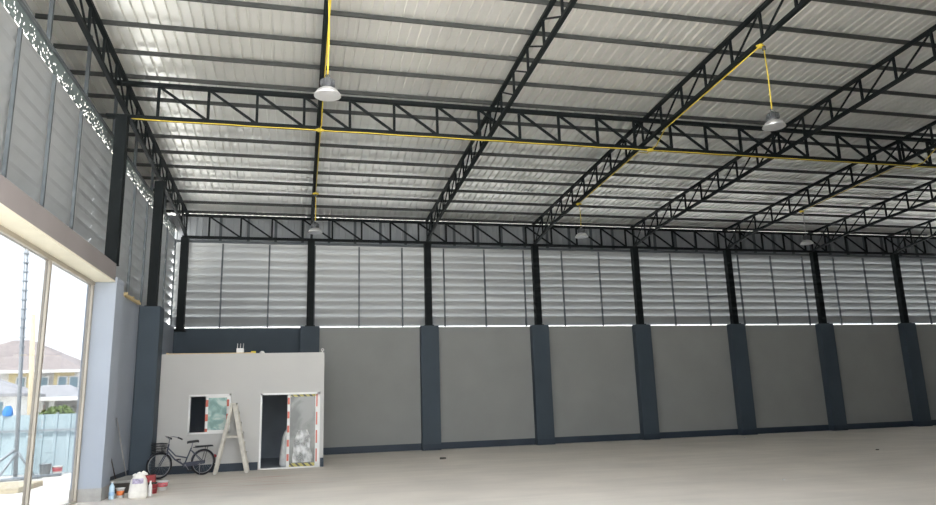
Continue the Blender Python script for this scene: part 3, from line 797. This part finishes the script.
# ------------------------------------------------------------------ outdoors
YFN = 21.45
t = thing('site_fence', 'pale blue metal sheet fence across the yard', 'fence', (-8, YFN, 0))
def fsheet(x0, n):
    mb = ribbed_sheet((x0, YFN, .02), (1,0,0), (0,0,1.54), (0,-1,0), n, .33, -.03); return mb
for k in range(5): fsheet(-12.9 + k*1.65 , 5).build('sheet', M['fence'], t, recalc=False)
MB().box(-12.9, -4.65, YFN-.075, YFN-.035, 1.12, 1.17).build('rail', M['galv'], t)
for k in range(6): MB().box(-12.9+k*1.63, -12.84+k*1.63, YFN+.04, YFN+.1, 0, 1.6).build('post', M['galv'], t)
t = thing('scaffold_pole', 'tall grey steel pole with diagonal braces standing before the blue fence', 'pole', (-6.93, 20.5, 0))
pl = MB().tube([(-6.89,20.5,0), (-7.19,20.5,6.4)], .05, 12).build('shaft', M['galv'], t)
for k in range(12):
    z = 3.3+k*.25; x = -6.89-.3*z/6.4
    MB().box(x-.055, x+.06, 20.44, 20.56, z, z+.03).build('step_iron', M['galv'], t)
MB().tube([(-6.9,20.5,.75),(-7.75,20.2,.0)], .035, 8).build('brace', M['galv'], t)
MB().tube([(-6.9,20.5,.65),(-7.15,20.0,.0)], .03, 8).build('brace', M['galv'], t)
MB().tube([(-6.9,20.5,.65),(-6.55,20.8,.0)], .03, 8).build('brace', M['galv'], t)
tag(MB().box(-8.4, -5.6, 16.9, 18.4, -.02, .10).build('kerb_slab', M['ledge'], None, .02), 'low sand coloured slab on the yard below the steel pole', 'slab')
for k, (a, b, lb) in enumerate((((-7.6,19.6,.03),(-5.9,20.7,.03),'grey pipe lying on the yard nearest the fence'), ((-7.7,19.2,.03),(-6.2,20.2,.03),'grey pipe lying on the yard nearest the sand slab'))):
    tag(MB().tube([a, b], .035, 8).build('loose_pipe', M['galv']), lb, 'pipe')
o = pail('yard_bucket', 'grey bucket standing at the foot of the blue fence', 'bucket', (-6.38, 21.0, -.015), .11, .14, .3, M['galv'])
o = pail('yard_tub', 'white tub with red print beside the grey yard bucket', 'tub', (-6.12, 21.1, -.015), .1, .12, .22, M['white_p'], (.1,.2), M['pinkred'])
mb = lump('b', None, (-7.55, YFN+.02, 1.54), .13, .07, .27, seed=8, neck=.5, n=9)
o = tag(mb.build('blue_tarp', M['blue']), 'scrap of bright blue tarp draped over the fence', 'tarp')
tag(MB().tube([(-12.65,39,0),(-13.03,39,6.46)], [.14,.10], 10).build('utility_pole', M['conc_pole']), 'tan concrete utility pole in front of the far houses', 'pole')

def hip_roof(mb, x0, x1, y0, y1, z0, z1, ridge_in):
    a = [(x0,y0,z0),(x1,y0,z0),(x1,y1,z0),(x0,y1,z0)]; ym = (y0+y1)/2
    r0, r1 = (x0+ridge_in,ym,z1), (x1-ridge_in,ym,z1)
    b = [(p[0],p[1],z0-.15) for p in a]
    mb.poly([a[0],a[1],r1,r0]).poly([a[1],a[2],r1]).poly([a[2],a[3],r0,r1]).poly([a[3],a[0],r0])
    mb.poly(b[::-1])
    for i in range(4): mb.poly([b[i],b[(i+1)%4],a[(i+1)%4],a[i]])
    bmesh.ops.remove_doubles(mb.bm, verts=mb.bm.verts[:], dist=.001)
    return mb
def house_window(x, z, w_, h_, y, par):
    f = MB().box(x-.08, x+w_+.08, y-.06, y, z-.08, z+h_+.08).build('window_frame', M['hwhite'], par)
    sub(MB().box(x, x+w_, y-.075, y-.055, z, z+h_), 'pane', M['wglass'], f, par)
h = thing('far_house', 'two storey pale yellow house with brown hip roof beyond the fence', 'house', (-18, 51, 0))
MB().box(-22.0, -13.4, 48.6, 55, 0, 4.1).build('wall', M['hwhite'], h)
MB().box(-17.2, -15.75, 48.45, 48.6, 2.4, 4.0).build('yellow_bay', M['hyellow'], h, label='yellow painted bay')
MB().box(-14.7, -13.6, 48.45, 48.6, 2.4, 4.0).build('yellow_bay', M['hyellow'], h, label='yellow painted bay')
hip_roof(MB(), -22.8, -12.9, 48.0, 56, 4.15, 6.35, 4.4).build('roof', M['tiles'], h)
MB().box(-22.8, -12.9, 47.92, 48.0, 3.98, 4.16).build('fascia', M['hwhite'], h)
for x in (-16.7, -15.45, -14.4, -13.75): house_window(x, 2.95, .42, .75, 48.45, h)
h = thing('carport_house', 'low slate roofed carport with white pillars beside the yellow house', 'house', (-14.2, 45, 0))
hip_roof(MB(), -15.6, -11.8, 44, 47.6, 2.42, 3.15, 1.2).build('roof', M['tiles2'], h)
MB().box(-15.6, -11.8, 43.94, 44.0, 2.22, 2.44).build('fascia', M['hwhite'], h)
for x in (-14.1, -13.55, -12.0): MB().box(x, x+.22, 44.2, 44.42, 0, 2.3).build('pillar', M['hwhite'], h)
MB().box(-15.5, -11.9, 47.3, 47.5, 0, 2.3).build('back_wall', M['cement'], h)
h = thing('porch_house', 'low slate roofed porch with white walls left of the carport', 'house', (-18, 45, 0))
MB().box(-19.1, -13.85, 40.95, 43.1, 0, 2.6).build('wall', M['hwhite'], h)
hip_roof(MB(), -19.66, -13.56, 40.4, 43.6, 2.6, 3.65, 2.4).build('roof', M['tiles2'], h)
house_window(-15.1, 1.45, .46, .75, 40.95, h)
h = thing('red_roof_house', 'small dark red roof peeking out behind the yellow house', 'house', (-14, 62, 0))
MB().box(-18.2, -15.2, 63, 66, 0, 4.9).build('wall', M['hwhite'], h)
hip_roof(MB(), -18.6, -14.6, 62.6, 66.4, 4.9, 5.6, 1.0).build('roof', M['redroof'], h)
def bush(lb, c, R, n, seed):
    rnd = random.Random(seed); o = thing('bushy_tree', lb, 'tree', (c[0], c[1], 0))
    mb = MB()
    for _ in range(n):
        d = Vector((rnd.gauss(0,1), rnd.gauss(0,1), rnd.gauss(0,1))).normalized()*R*rnd.uniform(.4,1)
        p = Vector(c) + Vector((d.x*1.4, d.y, d.z*.8)); s = rnd.uniform(.08,.17)
        a = Vector((rnd.uniform(-1,1), rnd.uniform(-1,1), rnd.uniform(-1,1))).normalized(); b = a.orthogonal().normalized()
        mb.poly([p-a*s, p+b*s*.5, p+a*s, p-b*s*.5])
    mb.build('foliage', M['leaf'], o, recalc=False)
    MB().tube([(c[0],c[1],0),(c[0],c[1],c[2])], [.1,.05], 8).build('trunk', M['bark'], o)
bush('dusty green bush in front of the carport', (-12.55, 42.5, 1.45), .62, 900, 3)

# ------------------------------------------------------------------ light: bright hazy sky and a soft sun
w = bpy.data.worlds.new('sky'); SC.world = w; w.use_nodes = True
N, L = w.node_tree.nodes, w.node_tree.links
bg = N['Background']
tc = N.new('ShaderNodeTexCoord'); sp = N.new('ShaderNodeSeparateXYZ'); L.new(tc.outputs['Generated'], sp.inputs[0])
cr = N.new('ShaderNodeValToRGB'); e = cr.color_ramp.elements
e[0].position = 0; e[0].color = (.95, .97, 1, 1); e[1].position = .9; e[1].color = (.80, .88, 1, 1)
L.new(sp.outputs['Z'], cr.inputs[0]); L.new(cr.outputs[0], bg.inputs['Color'])
bg.inputs['Strength'].default_value = 2.35
s = bpy.data.lights.new('sun', 'SUN'); s.energy = 6.5; s.angle = math.radians(6); s.color = (1, .95, .86)
so = bpy.data.objects.new('sun', s); COL.objects.link(so)
d = Vector((.1, .42, -.9)).normalized()
so.rotation_euler = d.to_track_quat('-Z', 'Y').to_euler(); so.location = (-10, -20, 40)

# ------------------------------------------------------------------ camera
f_px, pitch, yaw, roll, hgt = 691.31, .208512, .243783, -.0309857, 1.6249
fw = Vector((math.sin(yaw)*math.cos(pitch), math.cos(yaw)*math.cos(pitch), math.sin(pitch)))
rt = Vector((math.cos(yaw), -math.sin(yaw), 0)); up = rt.cross(fw)
r2 = rt*math.cos(roll) + up*math.sin(roll); u2 = -rt*math.sin(roll) + up*math.cos(roll)
cam = bpy.data.cameras.new('camera'); cam.sensor_fit = 'HORIZONTAL'; cam.sensor_width = 36; cam.lens = f_px/936*36
cam.clip_start = .05; cam.clip_end = 500
co = bpy.data.objects.new('camera', cam); COL.objects.link(co)
m = Matrix.Identity(4)
for i, v in enumerate((r2, u2, -fw)):
    for j in range(3): m[j][i] = v[j]
m.translation = (0, 0, hgt)
co.matrix_world = m
SC.camera = co

SC.view_settings.view_transform = 'Standard'; SC.view_settings.look = 'None'; SC.view_settings.gamma = 1
SC.view_settings.use_curve_mapping = False
SC.view_settings.exposure = 1.35
SC.cycles.max_bounces = 12; SC.cycles.diffuse_bounces = 8; SC.cycles.transparent_max_bounces = 16
SC.cycles.use_denoising = True
SC.cycles.sample_clamp_indirect = 6
